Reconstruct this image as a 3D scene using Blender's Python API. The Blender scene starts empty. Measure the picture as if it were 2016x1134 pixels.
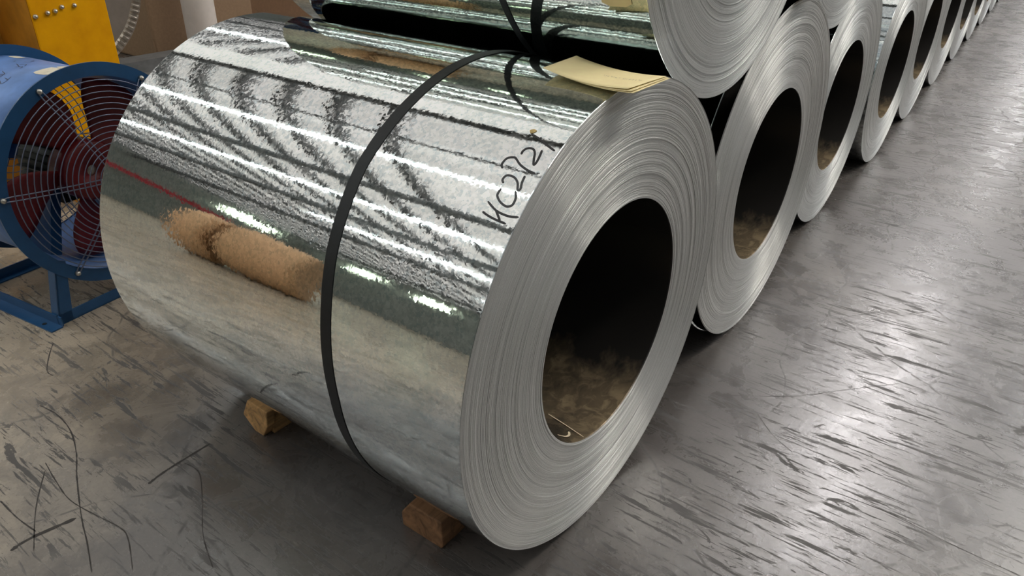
import bpy, bmesh, math, random
import numpy as np
from mathutils import Vector, Matrix

PI = math.pi
rng = random.Random(7)
SC = bpy.context.scene
COL = SC.collection

# ------------------------------------------------------------------ camera
cam_data = bpy.data.cameras.new('camera')
cam_data.sensor_width = 36.0
cam_data.lens = 1453.2 / 2016 * 36.0
cam_data.clip_start = 0.02
cam_data.clip_end = 200
cam = bpy.data.objects.new('camera', cam_data)
COL.objects.link(cam)
cam.location = (-1.3587, -0.6821, 1.4982)
cam.rotation_euler = (1.0632, -0.0155, -0.9343)
SC.camera = cam

# ------------------------------------------------------------------ world, exposure
world = bpy.data.worlds.new('world')
SC.world = world
world.use_nodes = True
bg = world.node_tree.nodes['Background']
bg.inputs[0].default_value = (0.75, 0.85, 1.0, 1)
bg.inputs[1].default_value = 0.6
SC.view_settings.view_transform = 'Standard'
SC.view_settings.look = 'None'
SC.view_settings.gamma = 1.0
SC.view_settings.exposure = 0.85
SC.view_settings.use_curve_mapping = False
SC.cycles.max_bounces = 6
SC.cycles.diffuse_bounces = 2
SC.cycles.glossy_bounces = 4
SC.cycles.use_adaptive_sampling = True
SC.cycles.adaptive_threshold = 0.025
SC.cycles.sample_clamp_indirect = 6.0

ROOF_GLOW = 0.31
GUTTER_GLOW = 0.42     # clearer sheets over the gutter       # daylight coming through the translucent roof sheets
FRONT_FILL = 0.20      # added glow on the opaque front roof, fill for the coil faces
TUBE_GLOW = 11.0       # fluorescent tubes
STRIP_GLOW = 15.0       # clear skylight strips
WINDOW_GLOW = 2.6


# ------------------------------------------------------------------ material helpers
class NT:
    def __init__(self, name):
        self.m = bpy.data.materials.new(name)
        self.m.use_nodes = True
        self.t = self.m.node_tree
        self.b = self.t.nodes['Principled BSDF']
        self.out = self.t.nodes['Material Output']
        self._tc = None

    def n(self, kind, **kw):
        nd = self.t.nodes.new(kind)
        for k, v in kw.items():
            if k.startswith('i_'):
                nd.inputs[k[2:].replace('_', ' ')].default_value = v
            else:
                setattr(nd, k, v)
        return nd

    def l(self, a, b):
        self.t.links.new(a, b)

    @property
    def obj(self):
        if self._tc is None:
            self._tc = self.n('ShaderNodeTexCoord')
        return self._tc.outputs['Object']

    def mapping(self, scale=(1, 1, 1), rot=(0, 0, 0), loc=(0, 0, 0), src=None):
        mp = self.n('ShaderNodeMapping')
        mp.inputs['Scale'].default_value = scale
        mp.inputs['Rotation'].default_value = rot
        mp.inputs['Location'].default_value = loc
        self.l(src or self.obj, mp.inputs['Vector'])
        return mp.outputs[0]

    def noise(self, scale, detail=3, rough=0.55, dist=0.0, vec=None):
        nd = self.n('ShaderNodeTexNoise')
        nd.inputs['Scale'].default_value = scale
        nd.inputs['Detail'].default_value = detail
        nd.inputs['Roughness'].default_value = rough
        nd.inputs['Distortion'].default_value = dist
        self.l(vec or self.obj, nd.inputs['Vector'])
        return nd.outputs['Fac']

    def ramp(self, fac, stops):
        nd = self.n('ShaderNodeValToRGB')
        cr = nd.color_ramp
        while len(cr.elements) < len(stops):
            cr.elements.new(0.5)
        for e, (p, c) in zip(cr.elements, stops):
            e.position = p
            e.color = c if isinstance(c, tuple) and len(c) == 4 else ((c, c, c, 1) if not isinstance(c, tuple) else c + (1,))
        self.l(fac, nd.inputs[0])
        return nd.outputs[0]

    def mix(self, fac, a, b, mode='MIX'):
        nd = self.n('ShaderNodeMix', data_type='RGBA', blend_type=mode)
        for sock, v in ((nd.inputs[0], fac), (nd.inputs[6], a), (nd.inputs[7], b)):
            if hasattr(v, 'is_linked'):
                self.l(v, sock)
            elif isinstance(v, tuple):
                sock.default_value = v + (1,) if len(v) == 3 else v
            else:
                sock.default_value = v
        return nd.outputs[2]

    def math(self, op, a, b=0.0):
        nd = self.n('ShaderNodeMath', operation=op)
        for sock, v in ((nd.inputs[0], a), (nd.inputs[1], b)):
            if hasattr(v, 'is_linked'):
                self.l(v, sock)
            else:
                sock.default_value = v
        return nd.outputs[0]

    def bump(self, h, strength, dist):
        nd = self.n('ShaderNodeBump')
        nd.inputs['Strength'].default_value = strength
        nd.inputs['Distance'].default_value = dist
        self.l(h, nd.inputs['Height'])
        self.l(nd.outputs[0], self.b.inputs['Normal'])
        return nd

    def set(self, **kw):
        for k, v in kw.items():
            s = self.b.inputs[k.replace('_', ' ')]
            if hasattr(v, 'is_linked'):
                self.l(v, s)
            else:
                s.default_value = v + (1,) if isinstance(v, tuple) and len(v) == 3 else v
        return self


M = {}


def simple(key, col, rough=0.5, metal=0.0, var=0.15, scale=20.0, bump=0.0, spec=0.5):
    t = NT(key)
    nz = t.noise(scale, 4, 0.6)
    a = tuple(c * (1 - var) for c in col)
    b = tuple(min(1, c * (1 + var)) for c in col)
    t.set(Base_Color=t.ramp(nz, [(0.3, a), (0.7, b)]), Roughness=rough, Metallic=metal)
    t.b.inputs['Specular IOR Level'].default_value = spec
    if bump:
        t.bump(nz, 0.4, bump)
    M[key] = t.m
    return t.m


def emissive(key, col, strength):
    t = NT(key)
    t.set(Base_Color=col, Emission_Color=col, Emission_Strength=strength, Roughness=0.6)
    M[key] = t.m


def mat_galvanised(key, tint=(0.80, 0.82, 0.83), spangle=1.0, rough=0.055):
    t = NT(key)
    # feathery zinc spangle: crystals of different tilt and polish
    v = t.n('ShaderNodeTexVoronoi', feature='F1')
    v.inputs['Scale'].default_value = 155
    warp = t.n('ShaderNodeTexNoise')
    warp.inputs['Scale'].default_value = 130
    warp.inputs['Detail'].default_value = 3
    t.l(t.obj, warp.inputs['Vector'])
    add = t.n('ShaderNodeMixRGB', blend_type='ADD')
    add.inputs[0].default_value = 0.016
    t.l(t.obj, add.inputs[1])
    t.l(warp.outputs['Color'], add.inputs[2])
    t.l(add.outputs[0], v.inputs['Vector'])
    cell = t.n('ShaderNodeSeparateColor')
    t.l(v.outputs['Color'], cell.inputs[0])
    grain = t.noise(260, 3, 0.6, 1.2)
    cloud = t.noise(5, 3, 0.6, 0.4)
    val = t.math('ADD', t.math('MULTIPLY', cell.outputs[0], 0.6), t.math('MULTIPLY', grain, 0.4))
    c = t.ramp(val, [(0.12, (tint[0] * .70, tint[1] * .78, tint[2] * .82)), (0.45, tuple(x * 0.94 for x in tint)),
                     (0.85, tuple(min(1, x * 1.12) for x in tint))])
    dull = t.ramp(cloud, [(0.35, (0.90, 0.92, 0.90)), (0.65, (1.0, 1.0, 1.0))])
    t.set(Base_Color=t.mix(1.0, c, dull, 'MULTIPLY'), Metallic=1.0)
    r = t.math('ADD', t.math('MULTIPLY', cell.outputs[1], 0.05 * spangle), rough - 0.03)
    t.set(Roughness=r)
    # every crystal is tilted a little its own way
    geo = t.n('ShaderNodeNewGeometry')
    off = t.n('ShaderNodeVectorMath', operation='SUBTRACT')
    t.l(v.outputs['Color'], off.inputs[0])
    off.inputs[1].default_value = (0.5, 0.5, 0.5)
    scl = t.n('ShaderNodeVectorMath', operation='SCALE')
    t.l(off.outputs[0], scl.inputs[0])
    t.l(t.ramp(cloud, [(0.34, 0.003 * spangle), (0.7, 0.019 * spangle)]), scl.inputs['Scale'])
    sm = t.n('ShaderNodeVectorMath', operation='ADD')
    t.l(geo.outputs['Normal'], sm.inputs[0])
    t.l(scl.outputs[0], sm.inputs[1])
    nm = t.n('ShaderNodeVectorMath', operation='NORMALIZE')
    t.l(sm.outputs[0], nm.inputs[0])
    bp = t.bump(t.noise(60, 1.5, 0.5, 1.0), 1.0, 0.00005 * spangle)
    t.l(nm.outputs[0], bp.inputs['Normal'])
    M[key] = t.m


def mat_coil_edge(key, col=(0.88, 0.875, 0.855), fine=1.0):
    """sheared strip edges wound side by side: rings of slightly different tone, brushed along the winding"""
    t = NT(key)
    sep = t.n('ShaderNodeSeparateXYZ')
    t.l(t.obj, sep.inputs[0])
    rad = t.math('SQRT', t.math('ADD', t.math('POWER', sep.outputs[0], 2.0), t.math('POWER', sep.outputs[2], 2.0)))
    cmb = t.n('ShaderNodeCombineXYZ')
    t.l(t.math('MULTIPLY', rad, 520 * fine), cmb.inputs[0])
    lines = t.noise(1.0, 3, 0.7, 0.0, cmb.outputs[0])
    cmb2 = t.n('ShaderNodeCombineXYZ')
    t.l(t.math('MULTIPLY', rad, 60), cmb2.inputs[0])
    bands = t.noise(1.0, 2, 0.5, 0.0, cmb2.outputs[0])
    c1 = t.ramp(lines, [(0.28, tuple(x * 0.30 for x in col)), (0.48, tuple(x * 0.92 for x in col)), (0.7, tuple(min(1, x * 1.25) for x in col))])
    c2 = t.ramp(bands, [(0.3, 0.86), (0.7, 1.0)])
    sp = t.ramp(t.noise(700, 2, 0.6), [(0.3, 0.88), (0.7, 1.06)])
    t.set(Base_Color=t.mix(1.0, t.mix(1.0, c1, c2, 'MULTIPLY'), sp, 'MULTIPLY'), Metallic=0.55, Roughness=0.40)
    t.b.inputs['Anisotropic'].default_value = 0.8
    t.b.inputs['Anisotropic Rotation'].default_value = 0.25
    tg = t.n('ShaderNodeTangent', direction_type='RADIAL', axis='Y')
    t.l(tg.outputs[0], t.b.inputs['Tangent'])
    t.bump(lines, 0.5, 0.0006)
    M[key] = t.m


def mat_floor(key):
    t = NT(key)
    big = t.noise(0.9, 4, 0.6, 0.3)
    mid = t.noise(6, 5, 0.65, 0.6)
    fine = t.noise(90, 4, 0.7)
    tone = t.ramp(big, [(0.3, (0.085, 0.075, 0.069)), (0.55, (0.122, 0.108, 0.100)), (0.75, (0.152, 0.133, 0.118))])
    # warm light on the left bay floor, painted into the base colour
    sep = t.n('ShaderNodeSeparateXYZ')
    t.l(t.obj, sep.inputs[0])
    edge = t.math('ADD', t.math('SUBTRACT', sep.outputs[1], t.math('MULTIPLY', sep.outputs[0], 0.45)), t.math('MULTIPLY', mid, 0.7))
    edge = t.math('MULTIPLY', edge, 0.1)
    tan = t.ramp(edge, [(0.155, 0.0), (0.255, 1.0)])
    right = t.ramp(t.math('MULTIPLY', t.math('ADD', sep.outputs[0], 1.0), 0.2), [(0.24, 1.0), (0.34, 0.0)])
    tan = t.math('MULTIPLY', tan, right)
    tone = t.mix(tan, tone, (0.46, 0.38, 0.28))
    tone = t.mix(1.0, tone, t.ramp(mid, [(0.3, 0.74), (0.7, 1.18)]), 'MULTIPLY')
    tone = t.mix(1.0, tone, t.ramp(fine, [(0.25, 0.80), (0.75, 1.18)]), 'MULTIPLY')

    def scr(sx, sy, rot, loc, lo, hi, det=6, dist=0.1, ro=0.72):
        return t.ramp(t.noise(1.0, det, ro, dist, t.mapping((sx, sy, 1), (0, 0, rot), loc)), [(lo, 0.0), (hi, 1.0)])
    # scrapes where coils and forks were dragged, running mostly along Y
    area = t.ramp(t.noise(1.6, 3, 0.6, 0.4, t.mapping((1, 1, 1), (0, 0, 0), (4, 2, 0))), [(0.36, 0.5), (0.56, 1.0)])
    m1 = scr(28, 3.4, 0.10, (0, 0, 0), 0.585, 0.602, 5, 0.35, 0.70)
    m2 = scr(52, 4.2, -0.06, (3.3, 1.1, 0), 0.592, 0.608, 5, 0.3, 0.70)
    m3 = scr(11, 6.0, 0.3, (7.0, 2.0, 0), 0.630, 0.642, 6, 1.0, 0.70)
    m4 = scr(80, 4.0, 0.22, (1.0, 5.0, 0), 0.60, 0.616, 5, 0.2, 0.70)
    m6 = scr(50, 3.0, 1.0, (2.0, 8.0, 0), 0.655, 0.68)
    marks = t.math('MAXIMUM', t.math('MAXIMUM', m1, m2), t.math('MAXIMUM', m3, t.math('MAXIMUM', m4, m6)))
    marks = t.math('MULTIPLY', marks, area)
    # curved tyre scuffs: thin rims of big warped cells
    vor = t.n('ShaderNodeTexVoronoi', feature='DISTANCE_TO_EDGE')
    vor.inputs['Scale'].default_value = 1.9
    wv = t.n('ShaderNodeMixRGB', blend_type='ADD')
    wv.inputs[0].default_value = 0.5
    wn = t.n('ShaderNodeTexNoise')
    wn.inputs['Scale'].default_value = 1.5
    t.l(t.obj, wn.inputs['Vector'])
    t.l(t.obj, wv.inputs[1])
    t.l(wn.outputs['Color'], wv.inputs[2])
    t.l(wv.outputs[0], vor.inputs['Vector'])
    scuff = t.ramp(vor.outputs['Distance'], [(0.003, 1.0), (0.010, 0.0)])
    scuff = t.math('MULTIPLY', scuff, t.ramp(t.noise(22, 3, 0.6), [(0.42, 0.0), (0.55, 1.0)]))
    marks = t.math('MAXIMUM', marks, t.math('MULTIPLY', scuff, 0.75))
    col = t.mix(t.math('MULTIPLY', marks, 0.88), tone, (0.026, 0.021, 0.019))
    m5 = scr(120, 5, -0.35, (0.4, 9.0, 0), 0.66, 0.70, 4, 0.3)
    col = t.mix(t.math('MULTIPLY', m5, 0.4), col, (0.30, 0.27, 0.24))
    t.set(Base_Color=col)
    r = t.ramp(mid, [(0.25, 0.19), (0.75, 0.37)])
    r = t.mix(t.math('MULTIPLY', marks, 0.9), r, (0.75, 0.75, 0.75))
    t.set(Roughness=r)
    t.b.inputs['IOR'].default_value = 2.0
    h = t.math('SUBTRACT', t.math('ADD', t.math('MULTIPLY', mid, 0.16), t.math('MULTIPLY', fine, 0.09)), t.math('MULTIPLY', marks, 0.10))
    h = t.math('ADD', h, t.math('MULTIPLY', t.noise(40, 4, 0.65, 0.8), 0.12))
    t.bump(h, 0.55, 0.004)
    M[key] = t.m


def mat_wood(key, col=(0.50, 0.27, 0.11), ax=0):
    t = NT(key)
    sc = [30, 30, 30]
    sc[ax] = 3
    g = t.noise(1.0, 5, 0.6, 0.8, t.mapping(tuple(sc)))
    k = t.noise(16, 3, 0.6, 1.0)
    c = t.ramp(g, [(0.3, tuple(x * 0.45 for x in col)), (0.5, col), (0.75, tuple(min(1, x * 1.5) for x in col))])
    c = t.mix(t.ramp(k, [(0.55, 0.0), (0.75, 0.8)]), c, tuple(x * 0.35 for x in col))
    t.set(Base_Color=c, Roughness=0.75)
    t.bump(g, 0.6, 0.004)
    M[key] = t.m


mat_galvanised('galvanised', spangle=1.0)
mat_galvanised('galvanised_green', tint=(0.72, 0.75, 0.70), spangle=0.6)
mat_coil_edge('coil_edge')
mat_coil_edge('coil_edge_bright', (0.93, 0.94, 0.93), 0.8)
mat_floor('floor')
mat_wood('pine', (0.62, 0.36, 0.15))
mat_wood('old_wood', (0.30, 0.155, 0.075))
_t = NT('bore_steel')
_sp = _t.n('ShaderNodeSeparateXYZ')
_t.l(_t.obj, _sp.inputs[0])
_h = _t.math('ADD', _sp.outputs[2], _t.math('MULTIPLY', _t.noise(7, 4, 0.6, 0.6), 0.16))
_st = _t.ramp(_t.math('ADD', _h, 0.5), [(0.255, 1.0), (0.335, 0.0)])   # tan floor reflection low in the bore, painted into the colour
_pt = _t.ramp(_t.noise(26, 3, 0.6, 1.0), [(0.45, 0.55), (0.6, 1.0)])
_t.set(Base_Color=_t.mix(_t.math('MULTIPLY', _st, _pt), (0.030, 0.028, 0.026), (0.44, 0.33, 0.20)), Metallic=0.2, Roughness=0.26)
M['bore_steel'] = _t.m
simple('strap_black', (0.012, 0.014, 0.016), 0.48, 0.0, 0.2, 60, 0.0, 0.3)
simple('tag_paper', (1.0, 0.82, 0.45), 0.7, 0, 0.05, 30)
simple('faint_ink', (0.42, 0.34, 0.19), 0.8, 0, 0.1, 60)
simple('marker_ink', (0.008, 0.008, 0.012), 0.3, 0, 0.1, 60)
simple('chalk', (0.85, 0.72, 0.52), 0.8, 0, 0.1, 60)
simple('residue', (0.55, 0.40, 0.16), 0.6, 0, 0.3, 120)
simple('fan_blue', (0.018, 0.085, 0.21), 0.33, 0.0, 0.12, 14, 0.0006)
simple('fan_housing_blue', (0.13, 0.26, 0.58), 0.38, 0.0, 0.25, 7)
simple('guard_wire', (0.22, 0.25, 0.34), 0.35, 0.6, 0.1, 40)
simple('bolt_steel', (0.55, 0.53, 0.48), 0.35, 1.0, 0.2, 60)
simple('blade_red', (0.15, 0.010, 0.012), 0.42, 0.0, 0.35, 9)
simple('motor_green', (0.012, 0.019, 0.018), 0.45, 0.2, 0.25, 30)
simple('sticker', (0.72, 0.66, 0.52), 0.5, 0, 0.15, 50)
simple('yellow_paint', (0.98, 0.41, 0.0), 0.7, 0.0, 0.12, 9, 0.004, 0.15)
simple('yellow_shaded', (0.55, 0.24, 0.02), 0.55, 0.0, 0.3, 5, 0.003)  # same yellow paint with the shade of the recessed faces put into the colour
simple('kraft', (0.30, 0.19, 0.11), 0.75, 0, 0.10, 40, 0.001)
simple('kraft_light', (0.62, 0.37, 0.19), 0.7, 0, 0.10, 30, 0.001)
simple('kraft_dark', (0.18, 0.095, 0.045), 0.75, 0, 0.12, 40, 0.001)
simple('white_tube', (0.74, 0.66, 0.60), 0.55, 0, 0.06, 12)
simple('ring_steel', (0.42, 0.37, 0.31), 0.32, 0.9, 0.2, 30)
simple('wrap_grey', (0.22, 0.185, 0.155), 0.5, 0.3, 0.1, 15)
simple('steel_grey', (0.20, 0.20, 0.20), 0.5, 0.3, 0.2, 10)
simple('line_yellow', (0.62, 0.32, 0.03), 0.5, 0, 0.2, 20)
simple('truss_dark', (0.11, 0.115, 0.115), 0.6, 0.3, 0.2, 8)
simple('wall_paint', (0.25, 0.27, 0.25), 0.8, 0, 0.15, 1.2)
simple('backdrop_dark', (0.012, 0.012, 0.013), 0.6, 0, 0.2, 10)
simple('scuff', (0.042, 0.036, 0.032), 0.7, 0, 0.4, 60)
simple('crane_red', (0.55, 0.04, 0.06), 0.45, 0, 0.15, 4)
simple('tape_tan', (0.5, 0.35, 0.14), 0.5, 0, 0.2, 80)
emissive('front_roof_fill', (0.96, 0.98, 1.0), FRONT_FILL)  # front half of the roof emits as added fill light
emissive('roof_sheet', (1.0, 0.97, 0.94), ROOF_GLOW)
emissive('gutter_sheet', (1.0, 0.98, 0.93), GUTTER_GLOW)
emissive('skylight_warm', (1.0, 0.95, 0.86), STRIP_GLOW * 0.75)
emissive('tube', (0.93, 1.0, 0.98), TUBE_GLOW)
emissive('skylight_strip', (1.0, 0.97, 0.96), STRIP_GLOW)
emissive('skylight_sunny', (1.0, 0.95, 0.94), STRIP_GLOW * 0.95)
emissive('window_glow', (0.86, 1.0, 0.74), WINDOW_GLOW)

_t = NT('clear_tape')
_mx = _t.n('ShaderNodeMixShader')
_mx.inputs[0].default_value = 0.16
_tr = _t.n('ShaderNodeBsdfTransparent')
_gl = _t.n('ShaderNodeBsdfGlossy')
_gl.inputs['Roughness'].default_value = 0.08
_t.l(_tr.outputs[0], _mx.inputs[1])
_t.l(_gl.outputs[0], _mx.inputs[2])
_t.l(_mx.outputs[0], _t.out.inputs[0])
M['clear_tape'] = _t.m


# ------------------------------------------------------------------ object helpers
def link(name, me, mat, parent=None, smooth=False):
    o = bpy.data.objects.new(name, me)
    COL.objects.link(o)
    if mat is not None:
        me.materials.clear()
        me.materials.append(M[mat] if isinstance(mat, str) else mat)
    if parent is not None:
        o.parent = parent
    if smooth:
        me.shade_smooth()
    return o


def tag(o, label=None, cat=None, group=None, kind=None):
    if label:
        o['label'] = label
    if cat:
        o['category'] = cat
    if group:
        o['group'] = group
    if kind:
        o['kind'] = kind
    return o


def thing(name, label, cat, loc=(0, 0, 0), rz=0.0, group=None):
    o = bpy.data.objects.new(name, None)
    o.empty_display_size = 0.1
    COL.objects.link(o)
    o.location = loc
    o.rotation_euler = (0, 0, rz)
    return tag(o, label, cat, group)


class MB:
    """collects verts/faces for one mesh"""

    def __init__(self):
        self.v = []
        self.f = []

    def add(self, vs, fs):
        n = len(self.v)
        self.v += [tuple(p) for p in vs]
        self.f += [tuple(i + n for i in q) for q in fs]
        return self

    def box(self, lo, hi):
        x0, y0, z0 = lo
        x1, y1, z1 = hi
        return self.add([(x0, y0, z0), (x1, y0, z0), (x1, y1, z0), (x0, y1, z0), (x0, y0, z1), (x1, y0, z1), (x1, y1, z1), (x0, y1, z1)],
                        [(0, 3, 2, 1), (4, 5, 6, 7), (0, 1, 5, 4), (1, 2, 6, 5), (2, 3, 7, 6), (3, 0, 4, 7)])

    def tube(self, pts, r, n=8, closed=False, caps=True):
        pts = [Vector(p) for p in pts]
        m = len(pts)
        rings = []
        up = None
        for i, p in enumerate(pts):
            if closed:
                d = pts[(i + 1) % m] - pts[i - 1]
            else:
                d = pts[min(i + 1, m - 1)] - pts[max(i - 1, 0)]
            d.normalize()
            if up is None:
                up = Vector((0, 0, 1)) if abs(d.z) < 0.9 else Vector((1, 0, 0))
            a = d.cross(up)
            if a.length < 1e-6:
                a = d.orthogonal()
            a.normalize()
            b = a.cross(d)
            b.normalize()
            up = b
            rr = r[i] if isinstance(r, (list, tuple)) else r
            rings.append([p + a * rr * math.cos(2 * PI * k / n) + b * rr * math.sin(2 * PI * k / n) for k in range(n)])
        vs = [q for rg in rings for q in rg]
        fs = []
        for i in range(m if closed else m - 1):
            j = (i + 1) % m
            for k in range(n):
                k2 = (k + 1) % n
                fs.append((i * n + k, i * n + k2, j * n + k2, j * n + k))
        if not closed and caps:
            fs.append(tuple(range(n - 1, -1, -1)))
            fs.append(tuple((m - 1) * n + k for k in range(n)))
        return self.add(vs, fs)

    def lathe_y(self, prof, n=64, closed=False, c=(0, 0)):
        """prof: (radius, y); revolve about the Y axis through x=c0, z=c1"""
        m = len(prof)
        vs = []
        for r, y in prof:
            for k in range(n):
                a = 2 * PI * k / n
                vs.append((c[0] + r * math.sin(a), y, c[1] + r * math.cos(a)))
        fs = []
        for i in range(m if closed else m - 1):
            j = (i + 1) % m
            for k in range(n):
                k2 = (k + 1) % n
                fs.append((i * n + k, j * n + k, j * n + k2, i * n + k2))
        return self.add(vs, fs)

    def lathe_z(self, prof, n=32, c=(0, 0), cap=True):
        m = len(prof)
        vs = []
        for r, z in prof:
            for k in range(n):
                a = 2 * PI * k / n
                vs.append((c[0] + r * math.cos(a), c[1] + r * math.sin(a), z))
        fs = []
        for i in range(m - 1):
            for k in range(n):
                k2 = (k + 1) % n
                fs.append((i * n + k, i * n + k2, (i + 1) * n + k2, (i + 1) * n + k))
        if cap:
            fs.append(tuple(range(n - 1, -1, -1)))
            fs.append(tuple((m - 1) * n + k for k in range(n)))
        return self.add(vs, fs)

    def prism(self, poly, axis, lo, hi):
        """poly 2D extruded along axis ('x': poly=(y,z); 'y': poly=(x,z); 'z': poly=(x,y))"""
        n = len(poly)

        def p(u, w, h):
            return {'x': (h, u, w), 'y': (u, h, w), 'z': (u, w, h)}[axis]
        vs = [p(u, w, lo) for u, w in poly] + [p(u, w, hi) for u, w in poly]
        fs = [tuple(range(n - 1, -1, -1)), tuple(range(n, 2 * n))]
        for k in range(n):
            k2 = (k + 1) % n
            fs.append((k, k2, n + k2, n + k))
        return self.add(vs, fs)

    def mesh(self, name):
        me = bpy.data.meshes.new(name)
        me.from_pydata(self.v, [], self.f)
        bm = bmesh.new()
        bm.from_mesh(me)
        bmesh.ops.recalc_face_normals(bm, faces=bm.faces)
        bm.to_mesh(me)
        bm.free()
        me.update()
        return me

    def build(self, name, mat, parent=None, smooth=False, bevel=0.0):
        o = link(name, self.mesh(name), mat, parent, smooth)
        if bevel:
            b = o.modifiers.new('bevel', 'BEVEL')
            b.width = bevel
            b.segments = 2
            b.limit_method = 'ANGLE'
        return o


def grid_mesh(name, P, closed_u=True):
    """P: array (m, n, 3) -> quads, the n direction closed"""
    m, n, _ = P.shape
    idx = np.arange(m * n).reshape(m, n)
    a = idx[:-1, :]
    b = idx[1:, :]
    if closed_u:
        q = np.stack([a, np.roll(a, -1, 1), np.roll(b, -1, 1), b], -1).reshape(-1, 4)
    else:
        q = np.stack([a[:, :-1], a[:, 1:], b[:, 1:], b[:, :-1]], -1).reshape(-1, 4)
    me = bpy.data.meshes.new(name)
    me.vertices.add(m * n)
    me.vertices.foreach_set('co', P.reshape(-1).astype(np.float32))
    me.loops.add(q.size)
    me.loops.foreach_set('vertex_index', q.reshape(-1).astype(np.int32))
    me.polygons.add(len(q))
    me.polygons.foreach_set('loop_start', (np.arange(len(q)) * 4).astype(np.int32))
    me.update(calc_edges=True)
    me.validate()
    me.shade_flat()
    return me


# ------------------------------------------------------------------ the hall
X0, X1, Y0, Y1, HC = -24.0, 46.0, -14.0, 26.0, 8.0


def struct(name, mb, mat, parent=None, **k):
    o = mb.build(name, mat, parent, **k)
    if parent is None:
        o['kind'] = 'structure'
    return o


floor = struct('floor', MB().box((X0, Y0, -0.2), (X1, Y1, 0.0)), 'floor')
struct('wall_back', MB().box((X0, Y1, 0), (X1, Y1 + 0.2, HC + .3)), 'wall_paint')
struct('wall_front', MB().box((X0, Y0 - 0.2, 0), (X1, Y0, HC + .3)), 'wall_paint')
struct('wall_left', MB().box((X0 - 0.2, Y0, 0), (X0, Y1, HC + .3)), 'wall_paint')
struct('wall_right', MB().box((X1, Y0, 0), (X1 + 0.2, Y1, HC + .3)), 'wall_paint')
roof = struct('ceiling', MB().box((X0, Y0, HC + 0.25), (X1, 2.4, HC + 0.35)), 'front_roof_fill')
MB().box((X0, 2.4, HC + 0.25), (X1, Y1, HC + 0.35)).build('translucent_sheet', 'roof_sheet', roof)
# tyre scuffs and gouges on the floor
SCUFF = [([(-0.731, 1.631), (-0.72, 1.538), (-0.733, 1.427), (-0.771, 1.316), (-0.819, 1.216), (-0.883, 1.064), (-0.922, 0.955), (-0.96, 0.859)], .0022),
         ([(-0.845, 1.345), (-0.861, 1.254), (-0.874, 1.144), (-0.86, 1.034), (-0.844, 0.944), (-0.851, 0.889), (-0.896, 0.788)], .0018),
         ([(-0.989, 1.288), (-0.989, 1.189), (-0.981, 1.099)], .002), ([(-0.604, 1.03), (-0.601, 0.961), (-0.65, 0.871), (-0.727, 0.75), (-0.774, 0.638)], .0016),
         ([(-0.509, 1.043), (-0.649, 1.041), (-0.713, 1.031)], .005), ([(-0.859, 1.315), (-0.943, 1.185), (-1.014, 1.039)], .0016),
         ([(0.429, -0.486), (0.44, -0.659), (0.424, -0.812), (0.417, -0.972)], .0012), ([(0.661, -0.087), (0.801, -0.278), (0.941, -0.405), (1.099, -0.548)], .0010),
         ([(0.644, -0.214), (0.568, -0.291), (0.525, -0.368)], .0011), ([(-0.531, 1.966), (-0.579, 1.894), (-0.627, 1.806), (-0.628, 1.76)], .002),
         ([(-1.049, 1.085), (-1.0, 1.088), (-0.896, 1.064)], .006)]
srs = random.Random(3)
for pts, w in SCUFF:
    P = []
    for i in range(len(pts) - 1):
        p0, p1, p2, p3 = [np.array(pts[min(max(i + d, 0), len(pts) - 1)]) for d in (-1, 0, 1, 2)]
        for q in np.linspace(0, 1, 9)[:-1]:
            P.append(0.5 * ((2 * p1) + (-p0 + p2) * q + (2 * p0 - 5 * p1 + 4 * p2 - p3) * q * q + (-p0 + 3 * p1 - 3 * p2 + p3) * q ** 3))
    P.append(np.array(pts[-1]))
    vs = []
    for i, p in enumerate(P):
        d = P[min(i + 1, len(P) - 1)] - P[max(i - 1, 0)]
        d = d / (np.linalg.norm(d) + 1e-9)
        nrm = np.array([-d[1], d[0]])
        e = 0.25 if i in (0, len(P) - 1) else srs.uniform(.55, 1.15)
        for sg in (-1, 1):
            q = p + nrm * w * e * sg * srs.uniform(.8, 1.1)
            vs.append((q[0], q[1], .0004))
    MB().add(vs, [(2 * i, 2 * i + 1, 2 * i + 3, 2 * i + 2) for i in range(len(P) - 1)]).build('scuff_mark', 'scuff', floor)
# purlins across, girders along
pm = MB().box((X0, -.08, HC - .02), (X1, .08, HC + .20)).mesh('purlin')
y = Y0 + 0.6
while y < Y1:
    if not 2.9 < y < 6.3:
        o = link('purlin', pm, 'truss_dark', roof)
        o.location.y = y
    y += 1.2
for gx, w in ((-21, .16), (-13.5, .2), (-9.3, .15), (-5.0, .15), (-0.95, 0.06), (1.25, 0.17), (9.5, .15), (14.0, .15), (22, .2), (30, .2), (38, .2)):
    MB().box((gx - w, Y0, HC - 0.35), (gx + w, Y1, HC + 0.02)).build('girder', 'truss_dark', roof)
# pale gutter panel along the girder over the coils
MB().box((1.45, Y0, HC - 0.12), (2.9, Y1, HC - 0.06)).build('gutter_panel', 'gutter_sheet', roof)
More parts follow.
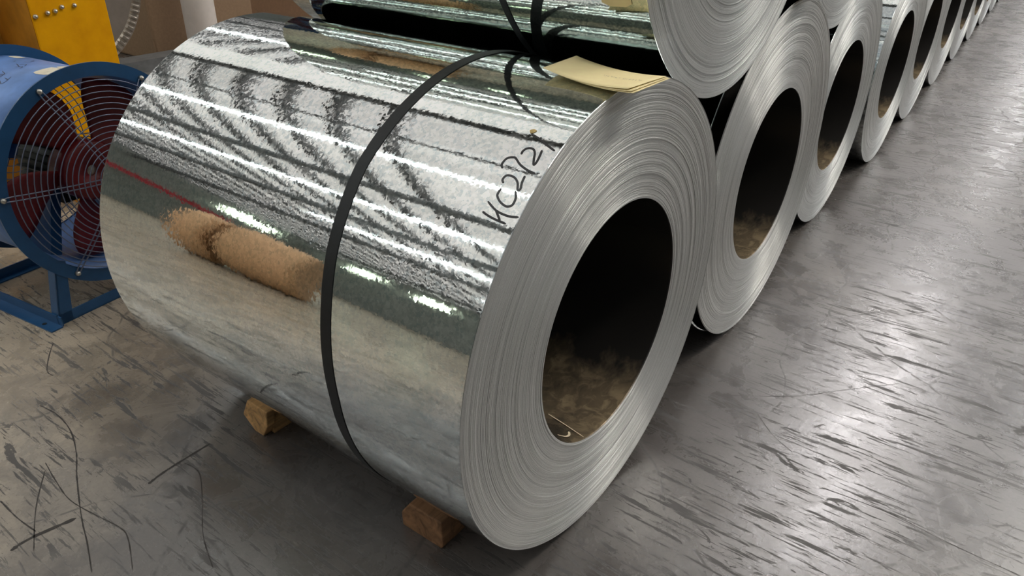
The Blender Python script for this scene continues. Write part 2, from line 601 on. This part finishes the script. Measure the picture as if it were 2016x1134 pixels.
# clerestory windows in the far wall
def window(k, lo, hi, ax):
    o = struct('window_%d' % k, MB().box(lo, hi), 'window_glow')
    d = [0, 0, 0]
    d[ax] = .06
    bars = []
    l0, h0 = list(lo), list(hi)
    for j, (za, zb) in enumerate(((lo[2] - .06, lo[2]), (hi[2], hi[2] + .06))):
        a, b = list(lo), list(hi)
        a[2], b[2] = za, zb
        bars.append((a, b))
    for u0, u1 in ((lo[ax] - .06, lo[ax]), (hi[ax], hi[ax] + .06), ((lo[ax] + hi[ax]) / 2 - .02, (lo[ax] + hi[ax]) / 2 + .02)):
        a, b = list(lo), list(hi)
        a[ax], b[ax] = u0, u1
        bars.append((a, b))
    for a, b in bars:
        n = 1 - ax
        a[n] -= .02
        b[n] += .02
        MB().box(a, b).build('window_bar', 'truss_dark', o)


window(1, (-21.4, Y1 - .07, 6.4), (-18.6, Y1 - .03, 7.6), 0)
window(2, (X0 + .03, 21.2, 6.3), (X0 + .07, 22.8, 7.5), 1)
window(3, (X0 + .03, 16.9, 6.0), (X0 + .07, 18.5, 7.2), 1)

# fluorescent battens hung in rows
LB = 2.9
batten_mesh = {
    'housing': (MB().box((-.07, 0, .05), (.07, LB, .12)).mesh('housing'), 'wall_paint'),
    'lamp_tube': (MB().tube([(0, 0.02, 0), (0, LB - .02, 0)], 0.05, 10).mesh('lamp_tube'), 'tube'),
    'hanger': (MB().tube([(0, 0, .12), (0, 0, 1.0)], 0.008, 6).mesh('hanger'), 'truss_dark')}


def batten(x, y, rz, label, group):
    t = thing('batten_light', label, 'ceiling light', (x, y, HC - 0.75), rz, group)
    for nm, off in (('housing', 0), ('lamp_tube', 0), ('hanger', .5), ('hanger', LB - .5)):
        me, mt = batten_mesh[nm]
        o = link(nm, me, mt, t)
        o.location.y = off


for row, tx, ya, yb in (('over the aisle', -2.2, 1.2, 20.5), ('over the left bay', -6.3, 4.6, 21.5), ('over the coil stack', 5.4, 5.6, 20), ('over the far left bay', -10.3, 4.2, 13), ('by the left wall', -15.2, 4.4, 10)):
    y = ya
    while y < yb:
        batten(tx, y, 0, 'white fluorescent batten in the row hanging ' + row, 'fluorescent battens ' + row)
        y += LB + .08
for row, ty, xa, xb in (('by the right wall', -6.2, 4.0, 34),):
    x = xa
    while x < xb:
        batten(x, ty, -PI / 2, 'white fluorescent batten in the row hanging ' + row, 'fluorescent battens ' + row)
        x += LB + .08

# clear skylight panels over the right gangway
for sy, w, sm, spans in ((0.5, .5, 'skylight_sunny', ((8, 18),)), (0.5, .3, 'skylight_strip', ((30, 44),)), (-3.2, .8, 'skylight_warm', ((-.5, 9),)), (-3.2, .15, 'skylight_strip', ((10, 36),))):
    for xa, xb in spans:
        x = xa
        while x < xb - 1:
            MB().box((x, sy - w / 2, HC - .03), (x + 2.3, sy + w / 2, HC + .01)).build('skylight_panel', sm, roof)
            x += 2.5

# ------------------------------------------------------------------ steel coils
NR = np.random.RandomState(11)


def edge_face(nr, ns, R, r, seed, amp=1.0):
    rs = np.random.RandomState(seed)
    w = rs.uniform(0.5, 1.6, nr)
    w = w / w.sum() * (R - r)
    off = np.zeros(nr)
    a = 0.0
    for k in range(nr):
        a = 0.82 * a + rs.normal(0, 0.0004)
        off[k] = a + rs.normal(0, 0.00025)
        if rs.rand() < 0.08:
            off[k] += rs.uniform(-0.0016, 0.0016)
    off *= amp
    rr = r
    loops = []
    th = np.arange(ns) * 2 * PI / ns
    ph = rs.uniform(0, 6.28, 3)
    for k in range(nr):
        g = 0.0009 * amp * rs.uniform(0.3, 1.3)
        wob = 0.00045 * amp * np.sin(2 * th + ph[0] + k * 0.13) + 0.0003 * amp * np.sin(5 * th + ph[1] + k * 0.31)
        rw = rr + 0.10 * w[k] * np.sin(th + 0.2 * k)
        for fr, dy in ((0.0, 0.0), (0.78, 0.0), (0.9, g)):
            loops.append(np.stack([(rw + fr * w[k]) * np.sin(th), off[k] + dy + wob, (rw + fr * w[k]) * np.cos(th)], -1))
        rr += w[k]
    loops.append(np.stack([R * np.sin(th), np.full(ns, 0.0), R * np.cos(th)], -1))
    loops[0] = np.stack([r * np.sin(th), np.full(ns, 0.0), r * np.cos(th)], -1)
    return grid_mesh('end_face', np.array(loops)[:, ::-1])


def coil(label, x, y0, z, R, L, nr, ns, seed, r=0.305, shell='galvanised', edge='coil_edge', group=None, lip=0.0):
    t = thing('steel_coil', label, 'steel coil', (x, y0, z - R), 0, group)
    ax = (0, R)
    n2 = max(ns, 96)
    sh = MB().lathe_y([(R - 0.0008, lip), (R + lip * 0.12, lip + 0.0008), (R + lip * 0.12, lip + 0.002), (R + lip * 0.12, lip + .006), (R + lip * 0.12, L - .006), (R + lip * 0.12, L - .002), (R + lip * 0.12, L - 0.001), (R - 0.001, L)], n2, False, (0, 0))
    o = sh.build('outer_wrap', shell, t, True)
    o.location = (0, 0, R)
    o = link('end_face', edge_face(nr, ns, R - 0.0006, r, seed), edge, t)
    o.location = (0, 0, R)
    o = MB().lathe_y([(r, L), (r + (R - r) * .33, L - .002), (r + (R - r) * .66, L - .001), (R - 0.001, L)], 96).build('end_face', edge, t)
    o.location = (0, 0, R)
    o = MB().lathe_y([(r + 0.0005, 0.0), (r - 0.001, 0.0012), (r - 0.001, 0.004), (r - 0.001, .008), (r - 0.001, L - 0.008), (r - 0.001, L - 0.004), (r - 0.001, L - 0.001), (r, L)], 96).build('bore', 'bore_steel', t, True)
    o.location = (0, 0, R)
    return t


def band(name, mat, R, W, yfun, parent, c=(0, 0), th=0.0012, n=180):
    """flat strap lying on a cylinder of radius R"""
    a = np.arange(n) * 2 * PI / n
    yy = np.array([yfun(((math.degrees(q) + 180) % 360) - 180) for q in a])
    L = []
    for rr, dy in ((R + .0002, -W / 2), (R + th, -W / 2), (R + th, W / 2), (R + .0002, W / 2), (R + .0002, -W / 2)):
        L.append(np.stack([c[0] + rr * np.sin(a), yy + dy, c[1] + rr * np.cos(a)], -1))
    return link(name, grid_mesh(name, np.array(L)), mat, parent)


def ribbon_on_cyl(name, mat, strokes, R, W, parent, c, lift=0.0006):
    """pen strokes given as (angle deg, y) on a cylinder about Y"""
    mb = MB()
    for st in strokes:
        # smooth a little
        pts = []
        for i in range(len(st) - 1):
            p0 = np.array(st[max(i - 1, 0)])
            p1 = np.array(st[i])
            p2 = np.array(st[i + 1])
            p3 = np.array(st[min(i + 2, len(st) - 1)])
            for s in np.linspace(0, 1, 5)[:-1]:
                pts.append(0.5 * ((2 * p1) + (-p0 + p2) * s + (2 * p0 - 5 * p1 + 4 * p2 - p3) * s * s + (-p0 + 3 * p1 - 3 * p2 + p3) * s ** 3))
        pts.append(np.array(st[-1]))
        uv = [(math.radians(p[0]) * R, p[1]) for p in pts]
        vs = []
        for i, (u, y) in enumerate(uv):
            a = uv[max(i - 1, 0)]
            b = uv[min(i + 1, len(uv) - 1)]
            d = math.hypot(b[0] - a[0], b[1] - a[1]) or 1
            nx, ny = -(b[1] - a[1]) / d, (b[0] - a[0]) / d
            w = W * (0.55 if i in (0, len(uv) - 1) else 1.0)
            for s in (-1, 1):
                q = (u + nx * w * s) / R
                vs.append((c[0] + (R + lift) * math.sin(q), y + ny * w * s, c[1] + (R + lift) * math.cos(q)))
        mb.add(vs, [(2 * i, 2 * i + 1, 2 * i + 3, 2 * i + 2) for i in range(len(uv) - 1)])
    return mb.build(name, mat, parent)


R1, L1 = 0.5726, 1.244
coil1 = coil('big galvanised coil in the foreground marked HC2721 in black pen', 0, 0, R1, R1, L1, 150, 220, 1, group='steel coils on the floor')
YS = [(-180, .345), (-94, .345), (-73, .366), (-62, .381), (-44, .396), (-25, .392), (0, .391), (60, .392), (180, .345)]


def ys(d):
    for (a, p), (b, q) in zip(YS, YS[1:]):
        if a <= d <= b:
            return p + (q - p) * (d - a) / (b - a)
    return .345


tag(band('strap', 'strap_black', R1, 0.030, ys, coil1, (0, R1), 0.0014), 'black strap around the coil')
INK = [[(-45.16, 0.077), (-45.52, 0.065), (-45.84, 0.046), (-46.02, 0.021)], [(-43.05, 0.077), (-44.26, 0.051), (-44.56, 0.023), (-44.19, 0.003)], [(-44.06, 0.054), (-44.79, 0.046), (-45.79, 0.035)], [(-39.92, 0.065), (-40.94, 0.066), (-41.6, 0.064), (-42.4, 0.054), (-42.87, 0.042), (-42.9, 0.034), (-42.46, 0.027), (-41.59, 0.026), (-40.76, 0.028), (-39.69, 0.035)], [(-38.77, 0.067), (-38.3, 0.072), (-37.63, 0.072), (-37.12, 0.068), (-37.04, 0.057), (-37.42, 0.047), (-38.14, 0.039), (-39.35, 0.032), (-39.03, 0.028), (-37.75, 0.032), (-36.28, 0.034)], [(-35.97, 0.086), (-35.33, 0.092), (-34.28, 0.092), (-33.51, 0.088), (-33.16, 0.079), (-33.23, 0.073), (-34.33, 0.056), (-35.05, 0.035), (-35.3, 0.018)], [(-32.08, 0.068), (-31.34, 0.069), (-30.64, 0.066), (-30.26, 0.059), (-30.44, 0.05), (-31.24, 0.043), (-32.37, 0.038), (-33.62, 0.031), (-32.81, 0.029), (-31.34, 0.031), (-30.11, 0.034)], [(-27.01, 0.077), (-27.48, 0.061), (-28.58, 0.035), (-29.54, 0.01)]]
tag(ribbon_on_cyl('handwriting', 'marker_ink', INK, R1, 0.0021, coil1, (0, R1)), 'HC2721 written in black marker')
ribbon_on_cyl('glue_residue', 'residue', [[(-26.6, .083), (-26.2, .078), (-26.4, .073)]], R1, 0.005, coil1, (0, R1), 0.0009)
# chalk marks in the bore


def bore_ribbon(strokes, W, parent, R, r=0.303):
    return ribbon_on_cyl('chalk_mark', 'chalk', strokes, r, W, parent, (0, R), -0.002)


bore_ribbon([[(-166.7, .13), (-164.2, .07), (-160.6, .004)]], 0.0016, coil1, R1)
bore_ribbon([[(-146.8, .04), (-150.5, .028), (-155, .03), (-158.9, .042)]], 0.003, coil1, R1)


# paper tags on top of the coil
def sheet(name, mat, corners, zc, sag, parent, n=14, th=0.0006, bow=0.0):
    """corners (x,y) going a->b->c->d ; curved along a->d"""
    a, b, c, d = [np.array(q, float) for q in corners]
    P = []
    for layer in (0, th):
        rows = []
        for i in range(n + 1):
            s = i / n
            l_ = a + (d - a) * s
            r_ = b + (c - b) * s
            row = []
            for j in range(7):
                u = j / 6
                q = l_ + (r_ - l_) * u
                z = zc + sag * (2 * s - 1.1) ** 2 + layer + bow * (s ** 2)
                row.append((q[0], q[1], z))
            rows.append(row)
        P.append(rows)
    mb = MB()
    for rows in P:
        vs = [p for r_ in rows for p in r_]
        mb.add(vs, [(i * 7 + j, i * 7 + j + 1, i * 7 + j + 8, i * 7 + j + 7) for i in range(n) for j in range(6)])
    k = (n + 1) * 7
    rim = [j for j in range(7)] + [i * 7 + 6 for i in range(1, n + 1)] + [n * 7 + j for j in range(5, -1, -1)] + [i * 7 for i in range(n - 1, 0, -1)]
    for i, p in enumerate(rim):
        q = rim[(i + 1) % len(rim)]
        mb.f.append((p, q, q + k, p + k))
    return mb.build(name, mat, parent, True)


TZ = 2 * R1
tag(sheet('paper_tag', 'tag_paper', [(-.083, .176), (.062, .186), (.030, -.046), (-.110, -.036)], TZ + 0.0032, 0.009, coil1), 'yellow paper tag taped on top')
tag(sheet('paper_tag', 'tag_paper', [(-.080, .168), (.060, .178), (.030, -.050), (-.116, -.046)], TZ + 0.0018, 0.0085, coil1), 'second yellow paper tag underneath')
sheet('paper_tag', 'tag_paper', [(-.078, .164), (.058, .174), (.032, -.054), (-.120, -.053)], TZ + 0.0006, 0.008, coil1)
mb = MB()
rs = random.Random(5)
for k in range(26):
    if k in (11, 12):
        continue
    s = 0.52 + k * 0.0165
    yy = .176 + (-.036 - .176) * s
    xx = -.005 - .028 * s - 0.004
    zz = TZ + 0.0032 + 0.009 * (2 * s - 1.1) ** 2 + 0.0010
    for q in range(2):
        x0 = xx + rs.uniform(0, .007)
        y0 = yy + rs.uniform(-.001, .001)
        if rs.random() < 0.5:
            mb.add([(x0, y0, zz), (x0 + .005, y0, zz), (x0 + .005, y0 + .0008, zz), (x0, y0 + .0008, zz)], [(0, 1, 2, 3)])
        else:
            mb.add([(x0, y0, zz), (x0 + .0008, y0, zz), (x0 + .0008, y0 + .003, zz), (x0, y0 + .003, zz)], [(0, 1, 2, 3)])
mb.build('faint_print', 'faint_ink', coil1)
ribbon_on_cyl('clear_tape', 'clear_tape', [[(-8, .075), (-14, .082), (-22, .088)]], R1, 0.024, coil1, (0, R1), 0.0008)
ribbon_on_cyl('clear_tape', 'clear_tape', [[(4, .13), (-2, .15), (-8, .165)]], R1, 0.02, coil1, (0, R1), 0.0007)

# the row behind it
XS = [0, 1.177, 2.397, 3.537, 4.699, 5.985, 7.270, 8.542, 9.803, 11.098, 12.388]
RS = [R1, .590, .566, .570, .584, .601, .579, .561, .568, .586, .580]
YO = [0, .045, .124, .118, .157, .200, .243, .285, .327, .371, .414]
ORD = ['', 'second', 'third', 'fourth', 'fifth', 'sixth', 'seventh', 'eighth', 'ninth', 'tenth', 'eleventh']
coils = [coil1]
for k in range(1, 11):
    nr, ns = {1: (125, 180), 2: (110, 144), 3: (80, 128)}.get(k, (50, 96))
    lab = 'galvanised coil, %s in the floor row counting the coil marked HC2721 as first' % ORD[k]
    c = coil(lab, XS[k], YO[k], RS[k], RS[k], L1, nr, ns, 20 + k, edge='coil_edge_bright' if k > 1 else 'coil_edge', group='steel coils on the floor', lip=0.04 if k == 1 else 0.0)
    coils.append(c)
bore_ribbon([[(-160, .035), (-168, .065)]], 0.004, coils[1], RS[1])
# tag on top of the second coil
sheet('paper_tag', 'tag_paper', [(-.08, .17), (.06, .17), (.06, -.03), (-.08, -.03)], 2 * RS[1] + .003, 0.006, coils[1])

# upper layer lying in the grooves
RU = .552
up1 = coil('galvanised coil stacked on top, resting on the two nearest floor coils', .552, .033, 1.556, RU, 1.235, 125, 180, 41, shell='galvanised_green', edge='coil_edge_bright', group='steel coils stacked on top')
tag(band('strap', 'strap_black', RU, 0.019, lambda d: .39 + .012 * math.sin(math.radians(d)), up1, (0, RU), 0.0014), 'black strap around the coil')
ribbon_on_cyl('paper_tag', 'tag_paper', [[(-113, .075), (-117, .073), (-121.5, .071)]], RU, 0.036, up1, (0, RU), 0.0012)
R_U2 = .535
up2 = coil('galvanised coil stacked on top between the second and third floor coils', 1.80, .09, 1.542, R_U2, 1.22, 90, 128, 43, edge='coil_edge_bright', group='steel coils stacked on top')


# ------------------------------------------------------------------ timber chocks
def chock(label, poly, x0, x1, mat, splinter=False):
    t = thing('timber_chock', label, 'wood block', ((x0 + x1) / 2, sum(p[0] for p in poly) / len(poly), 0), 0, 'timber chocks under the front coil')
    cx, cy = t.location.x, t.location.y
    MB().prism([(p[0] - cy, p[1]) for p in poly], 'x', x0 - cx, x1 - cx).build('block', mat, t, bevel=0.004)
    return t


ca = chock('dark cracked timber chock under the front end of the foreground coil', [(.228, 0), (.364, 0), (.366, .045), (.335, .092), (.226, .092), (.222, .02)], -.39, -.345, 'old_wood')
# wedge body beneath the coil flank
MB().prism([(-.345, 0), (-.08, 0), (-.12, .004), (-.20, .026), (-.28, .064), (-.345, .092)], 'y', .228, .335).build('wedge', 'old_wood', ca)
ca.children[-1].location = (-ca.location.x, -ca.location.y, 0)
cb = chock('fresh pale timber chock under the rear end of the foreground coil', [(.944, 0), (.985, 0), (1.035, .042), (.998, .112), (.905, .108), (.915, .05)], -.392, -.362, 'pine')
MB().prism([(-.362, 0), (-.08, 0), (-.12, .004), (-.20, .026), (-.28, .064), (-.362, .100)], 'y', .93, 1.0).build('wedge', 'pine', cb)
cb.children[-1].location = (-cb.location.x, -cb.location.y, 0)


# ------------------------------------------------------------------ axial fan
FZ = 0.493
fan = thing('axial_fan', 'blue axial blower fan with wire guard standing behind the foreground coil', 'fan', (-.129, 2.1, 0), 0.129)
FC = (0, FZ)
RO, RI = 0.372, 0.366
FL = 0.57
MB().lathe_y([(RO, 0.004), (RO, FL), (RI, FL), (RI, 0.004)], 96, True, FC).build('housing', 'fan_housing_blue', fan, True).data.shade_smooth()
for y0 in (0.0, FL - 0.006):
    MB().lathe_y([(RI - .002, y0), (0.412, y0), (0.412, y0 + .006), (RI - .002, y0 + .006)], 96, True, FC).build('flange', 'fan_blue', fan)


def guard(yf, sgn, name, nr):
    g = bpy.data.objects.new(name, None)
    COL.objects.link(g)
    g.parent = fan
    g.empty_display_size = .1

    def dome(r):
        return yf - sgn * (0.012 + 0.050 * (1 - (r / 0.36) ** 2))
    for k in range(nr):
        r = 0.052 + (0.352 - 0.052) * k / (nr - 1)
        n = 56
        MB().tube([(r * math.sin(2 * PI * i / n), dome(r), FZ + r * math.cos(2 * PI * i / n)) for i in range(n)], 0.0021, 5, True).build('guard_ring', 'guard_wire', g, True)
    for k in range(6):
        a = math.radians(60 * k) - 0.08
        u = (math.cos(a), math.sin(a))
        nrm = (-u[1], u[0])
        mb = MB()
        P = []
        for s in (-1, 1):
            line = [(r * u[0] + s * .008 * nrm[0], dome(r) + .004 * sgn, FZ + r * u[1] + s * .008 * nrm[1]) for r in np.linspace(.04, .36, 8)]
            line.append((.387 * u[0] + s * .006 * nrm[0], yf - sgn * .004, FZ + .387 * u[1] + s * .006 * nrm[1]))
            P.append(line)
        full = P[0] + [(.396 * u[0], yf - sgn * .004, FZ + .396 * u[1])] + P[1][::-1]
        mb.tube(full, 0.0025, 6)
        mb.build('guard_spoke', 'guard_wire', g, True)
        bx, bz = .387 * u[0], FZ + .387 * u[1]
        MB().lathe_y([(0.0005, yf - sgn * .016), (.007, yf - sgn * .014), (.010, yf - sgn * .008), (.010, yf - sgn * .001)], 12, False, (bx, bz)).build('bolt', 'bolt_steel', g, True)
    MB().lathe_y([(0.001, dome(0) - .008 * sgn), (.040, dome(0) - .006 * sgn), (.046, dome(0)), (.046, dome(0) + .008 * sgn), (.001, dome(0) + .008 * sgn)], 32, False, FC).build('guard_badge', 'fan_blue', g, True)
    MB().lathe_y([(0.001, dome(0) - .0095 * sgn), (.030, dome(0) - .0085 * sgn), (.030, dome(0) - .006 * sgn)], 32, False, FC).build('badge_sticker', 'sticker', g)
    return g


guard(0.0, 1, 'front_guard', 16)
guard(FL, -1, 'rear_guard', 12)
# impeller
MB().lathe_y([(.001, .115), (.02, .113), (.022, .095), (.105, .09), (.115, .10), (.115, .19), (.001, .19)], 40, False, FC).build('hub', 'blade_red', fan, True)
MB().lathe_y([(.001, .100), (.020, .101), (.024, .104), (.024, .112)], 20, False, FC).build('shaft_bolt', 'bolt_steel', fan, True)
for k in range(5):
    a0 = 2 * PI * k / 5 + 1.92
    P = []
    for i in range(9):
        s = i / 8
        r = 0.10 + (0.352 - 0.10) * s
        half = 0.26 + 0.17 * math.sin(PI * min(1, s * 0.8))
        pitch = 0.95 - 0.5 * s
        row = []
        for j in range(9):
            u = (j / 8 - .5) * 2
            rr = r * (1 - 0.05 * u * u * s)
            an = a0 + half * u + 0.25 * s
            yy = 0.145 + rr * half * u * math.tan(pitch) * 0.42
            row.append((rr * math.cos(an), yy, FZ + rr * math.sin(an)))
        P.append(row)
    o = link('blade', grid_mesh('blade', np.array(P), False), 'blade_red', fan, True)
    sm = o.modifiers.new('thickness', 'SOLIDIFY')
    sm.thickness = 0.004
# motor with cooling fins
mo = MB().lathe_y([(.001, .19), (.085, .192), (.092, .21), (.092, .42), (.08, .435), (.001, .437)], 32, False, FC).build('motor', 'motor_green', fan, True)
for k in range(20):
    a = 2 * PI * k / 20
    u = (math.sin(a), math.cos(a))
    v = (u[1], -u[0])
    vs = []
    for rr in (.088, .112):
        for s in (-.003, .003):
            for yy in (.215, .40):
                vs.append((rr * u[0] + s * v[0], yy, FZ + rr * u[1] + s * v[1]))
    MB().add(vs, [(0, 1, 3, 2), (4, 6, 7, 5), (0, 4, 5, 1), (2, 3, 7, 6), (0, 2, 6, 4), (1, 5, 7, 3)]).build('cooling_fin', 'motor_green', mo)
MB().box((-.055, .25, FZ - .15), (.055, .36, FZ - .085)).build('terminal_box', 'motor_green', mo)
# motor mount: two plates down to the casing
for s in (-1, 1):
    MB().prism([(s * .06, FZ - .08), (s * .10, FZ - .08), (s * .17, FZ - .325), (s * .13, FZ - .345)], 'y', .24, .40).build('motor_bracket', 'fan_blue', fan)
# rails and legs
BX = 0.335
for s in (-1, 1):
    # angle-iron side rail: a flat foot and an upright leaf
    rl = MB().box((s * BX, -.015, 0), (s * BX + s * .045, FL + .015, .005)).box((s * BX, -.015, .005), (s * BX - s * .005, FL + .015, .042))
    o = rl.build('side_rail', 'fan_blue', fan)
    for yy in (.06, FL - .06):
        MB().lathe_z([(.0085, .0051), (.0085, .0062)], 12, (s * (BX + .024), yy)).build('bolt_hole', 'strap_black', o)
for yy in (0.005, FL - .012):
    MB().box((-BX, yy, 0), (BX, yy + .006, .042)).box((-BX, yy, 0), (BX, yy + .035 * (1 if yy < .2 else -1), .005)).build('cross_rail', 'fan_blue', fan)
    for s in (-1, 1):
        # upright to the casing
        xt = s * .275
        zt = FZ - math.sqrt(RO ** 2 - .275 ** 2) + .012
        MB().prism([(s * BX, .005), (s * (BX - .055), .005), (xt - s * .03, zt - .02), (xt + s * .008, zt)], 'y', yy, yy + .006).build('leg', 'fan_blue', fan)
        MB().prism([(s * BX, .005), (s * (BX - .006), .005), (xt + s * .002, zt), (xt + s * .008, zt)], 'y', yy, yy + .045 * (1 if yy < .2 else -1)).build('leg_flange', 'fan_blue', fan)
ribbon_on_cyl('sticker', 'sticker', [[(-9.5, .155), (-3, .158), (3, .158)]], RO, 0.042, fan, FC, 0.0008)
ribbon_on_cyl('sticker', 'sticker', [[(3.4, .150), (10, .150), (18, .150)]], RO, 0.046, fan, FC, 0.0009)
ribbon_on_cyl('sticker', 'sticker', [[(6, .49), (9, .49), (12, .49)]], RO, 0.030, fan, FC, 0.0008)
scr = [[(-7.4, .327), (-5, .30), (-7.9, .29)], [(-3, .36), (-6, .31)], [(-4, .30), (-1, .32), (-3, .34)], [(7, .40), (8, .37), (4, .35), (2, .37)],
       [(1, .41), (-1, .40)], [(-14, .333), (-16, .30), (-18, .32)], [(-16, .30), (-19.4, .295)], [(-17, .25), (-21.4, .239), (-24, .246), (-22, .27)], [(-19, .27), (-20, .24)]]
ribbon_on_cyl('pen_scribble', 'marker_ink', scr, RO, 0.0012, fan, FC, 0.0008)


# ------------------------------------------------------------------ yellow machine frame behind the fan
yf = thing('yellow_machine', 'yellow painted steel machine frame with a row of rusty bolts behind the fan', 'machine frame', (.33, 3.12, 0))
MB().box((-.16, 0, 0), (.185, .012, 1.35)).build('front_plate', 'yellow_paint', yf, bevel=.004)
MB().box((.173, .012, 0), (.185, .40, 1.35)).build('side_plate', 'yellow_paint', yf)
MB().box((-.60, .40, 0), (.185, .42, 1.35)).build('back_plate', 'yellow_shaded', yf)
MB().box((-.16, .012, 0), (-.148, .40, 1.35)).build('web_plate', 'yellow_shaded', yf)
MB().box((-.50, .30, 0), (-.42, .40, 1.35)).build('stiffener', 'yellow_shaded', yf)
for bx, bz in ((-.145, .917), (-.090, .927), (-.055, .931), (-.022, .945), (.035, .946)):
    MB().lathe_y([(.0005, -.016), (.008, -.013), (.011, -.006), (.011, 0)], 10, False, (bx, bz)).build('bolt', 'bolt_steel', yf, True)

# wrapped coil with a crimped metal ring, on a saddle
wc = thing('wrapped_coil', 'grey wrapped coil with a crimped metal edge ring behind the yellow frame', 'steel coil', (1.005, 4.8, 0))
WR, WZ = .62, .86
MB().lathe_y([(.335, 0.0), (.545, .003), (.548, .003)], 96, False, (0, WZ)).build('end_wrap', 'wrap_grey', wc)
MB().lathe_y([(WR, .012), (WR, 1.1)], 96, False, (0, WZ)).build('body_wrap', 'wrap_grey', wc, True)
P = []
for r, d in ((.548, .004), (.56, -.006), (.60, -.008), (.618, .004), (.62, .02)):
    n = 400
    a = np.arange(n) * 2 * PI / n
    cr = (0.004 if 0.55 < r < 0.61 else 0.0) * np.sign(np.sin(a * 90))
    P.append(np.stack([r * np.sin(a), d + cr, WZ + r * np.cos(a)], -1))
tag(link('edge_ring', grid_mesh('edge_ring', np.array(P)), 'ring_steel', wc), 'crimped metal ring around the end')
MB().lathe_y([(.30, .30), (.30, .0), (.31, -.012), (.335, -.012), (.337, .004)], 72, False, (0, WZ)).build('inner_ring', 'ring_steel', wc, True)
MB().lathe_y([(.298, 0.02), (.298, 1.1)], 72, False, (0, WZ)).build('bore', 'galvanised_green', wc, True)
sd = thing('coil_saddle', 'low grey steel saddle under the grey wrapped coil', 'stand', (1.005, 4.8, 0))
MB().prism([(-.6, 0), (1.35, 0), (1.35, .12), (.2, .12), (.12, .237), (-.12, .237), (-.2, .12), (-.6, .12)], 'y', .08, .30).prism([(-.6, 0), (1.35, 0), (1.35, .12), (.2, .12), (.12, .237), (-.12, .237), (-.2, .12), (-.6, .12)], 'y', .70, .92).build('cradle', 'steel_grey', sd)
tag(MB().box((-.62, .02, 0), (1.38, .07, .06)).build('kerb', 'line_yellow', sd), 'yellow painted kerb')

# kraft wrapped packs and a white paper tube
kp = thing('kraft_pack', 'tall brown kraft-wrapped pack behind the white tube', 'package', (2.70, 5.85, 0))
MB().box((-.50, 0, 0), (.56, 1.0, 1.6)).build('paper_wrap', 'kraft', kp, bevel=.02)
kq = thing('kraft_pack', 'darker brown kraft-wrapped pack behind the stacked coil', 'package', (3.98, 6.1, 0))
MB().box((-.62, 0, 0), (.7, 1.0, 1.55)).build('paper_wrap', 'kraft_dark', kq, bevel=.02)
wt = thing('paper_tube', 'white upright paper tube standing before the brown kraft pack', 'tube', (2.50, 5.55, 0))
MB().lathe_z([(.135, 0), (.135, 1.7)], 48, (0, 0), False).lathe_z([(.12, 0), (.12, 1.7)], 48, (0, 0), False).build('tube_wall', 'white_tube', wt, True)

# dark cabinet added to keep the gap dark behind the wrapped coil
mc = thing('dark_backdrop', 'added dark cabinet in the gap between the wrapped coil and kraft pack', 'backdrop', (2.0, 7.3, 0))
MB().box((-1.3, 0, .08), (1.6, .8, 1.9)).build('backdrop_body', 'backdrop_dark', mc, bevel=.01)
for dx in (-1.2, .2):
    d = MB().box((dx, -.02, .15), (dx + 1.25, 0, 1.8)).build('backdrop_door', 'backdrop_dark', mc)
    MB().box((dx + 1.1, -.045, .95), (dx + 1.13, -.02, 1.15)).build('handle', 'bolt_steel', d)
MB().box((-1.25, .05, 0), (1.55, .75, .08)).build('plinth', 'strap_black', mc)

# kraft wrapped coils in the left bay (mirrored in the foreground coil)
for k, (px, py, rz) in enumerate(((-3.58, 4.78, -.6435), (-3.94, 4.32, -.6435))):
    t = thing('wrapped_coil', ['brown kraft-wrapped coil, the farther of two mirrored in the foreground coil', 'brown kraft-wrapped coil, the nearer of two mirrored in the foreground coil'][k], 'steel coil', (px, py, 0), rz, 'kraft-wrapped coils in the left bay')
    r = (.74, .80)[k]
    hl = (.15, .34)[k]
    MB().lathe_y([(.001, -hl), (.30, -hl), (r - .05, -hl), (r, -hl + .05), (r, hl - .05), (r - .05, hl), (.001, hl)], 72, False, (0, r)).build('paper_wrap', 'kraft_light', t)
# red crane girder far down the hall
cg = thing('crane_girder', 'red overhead crane girder far down the hall, mirrored in the coil', 'crane', (-10, 24.0, 4.45))
MB().box((-8, -.2, 0), (4, .2, .45)).build('beam', 'crane_red', cg)
MB().box((-8, -.3, .45), (4, .3, .5)).build('top_flange', 'crane_red', cg)
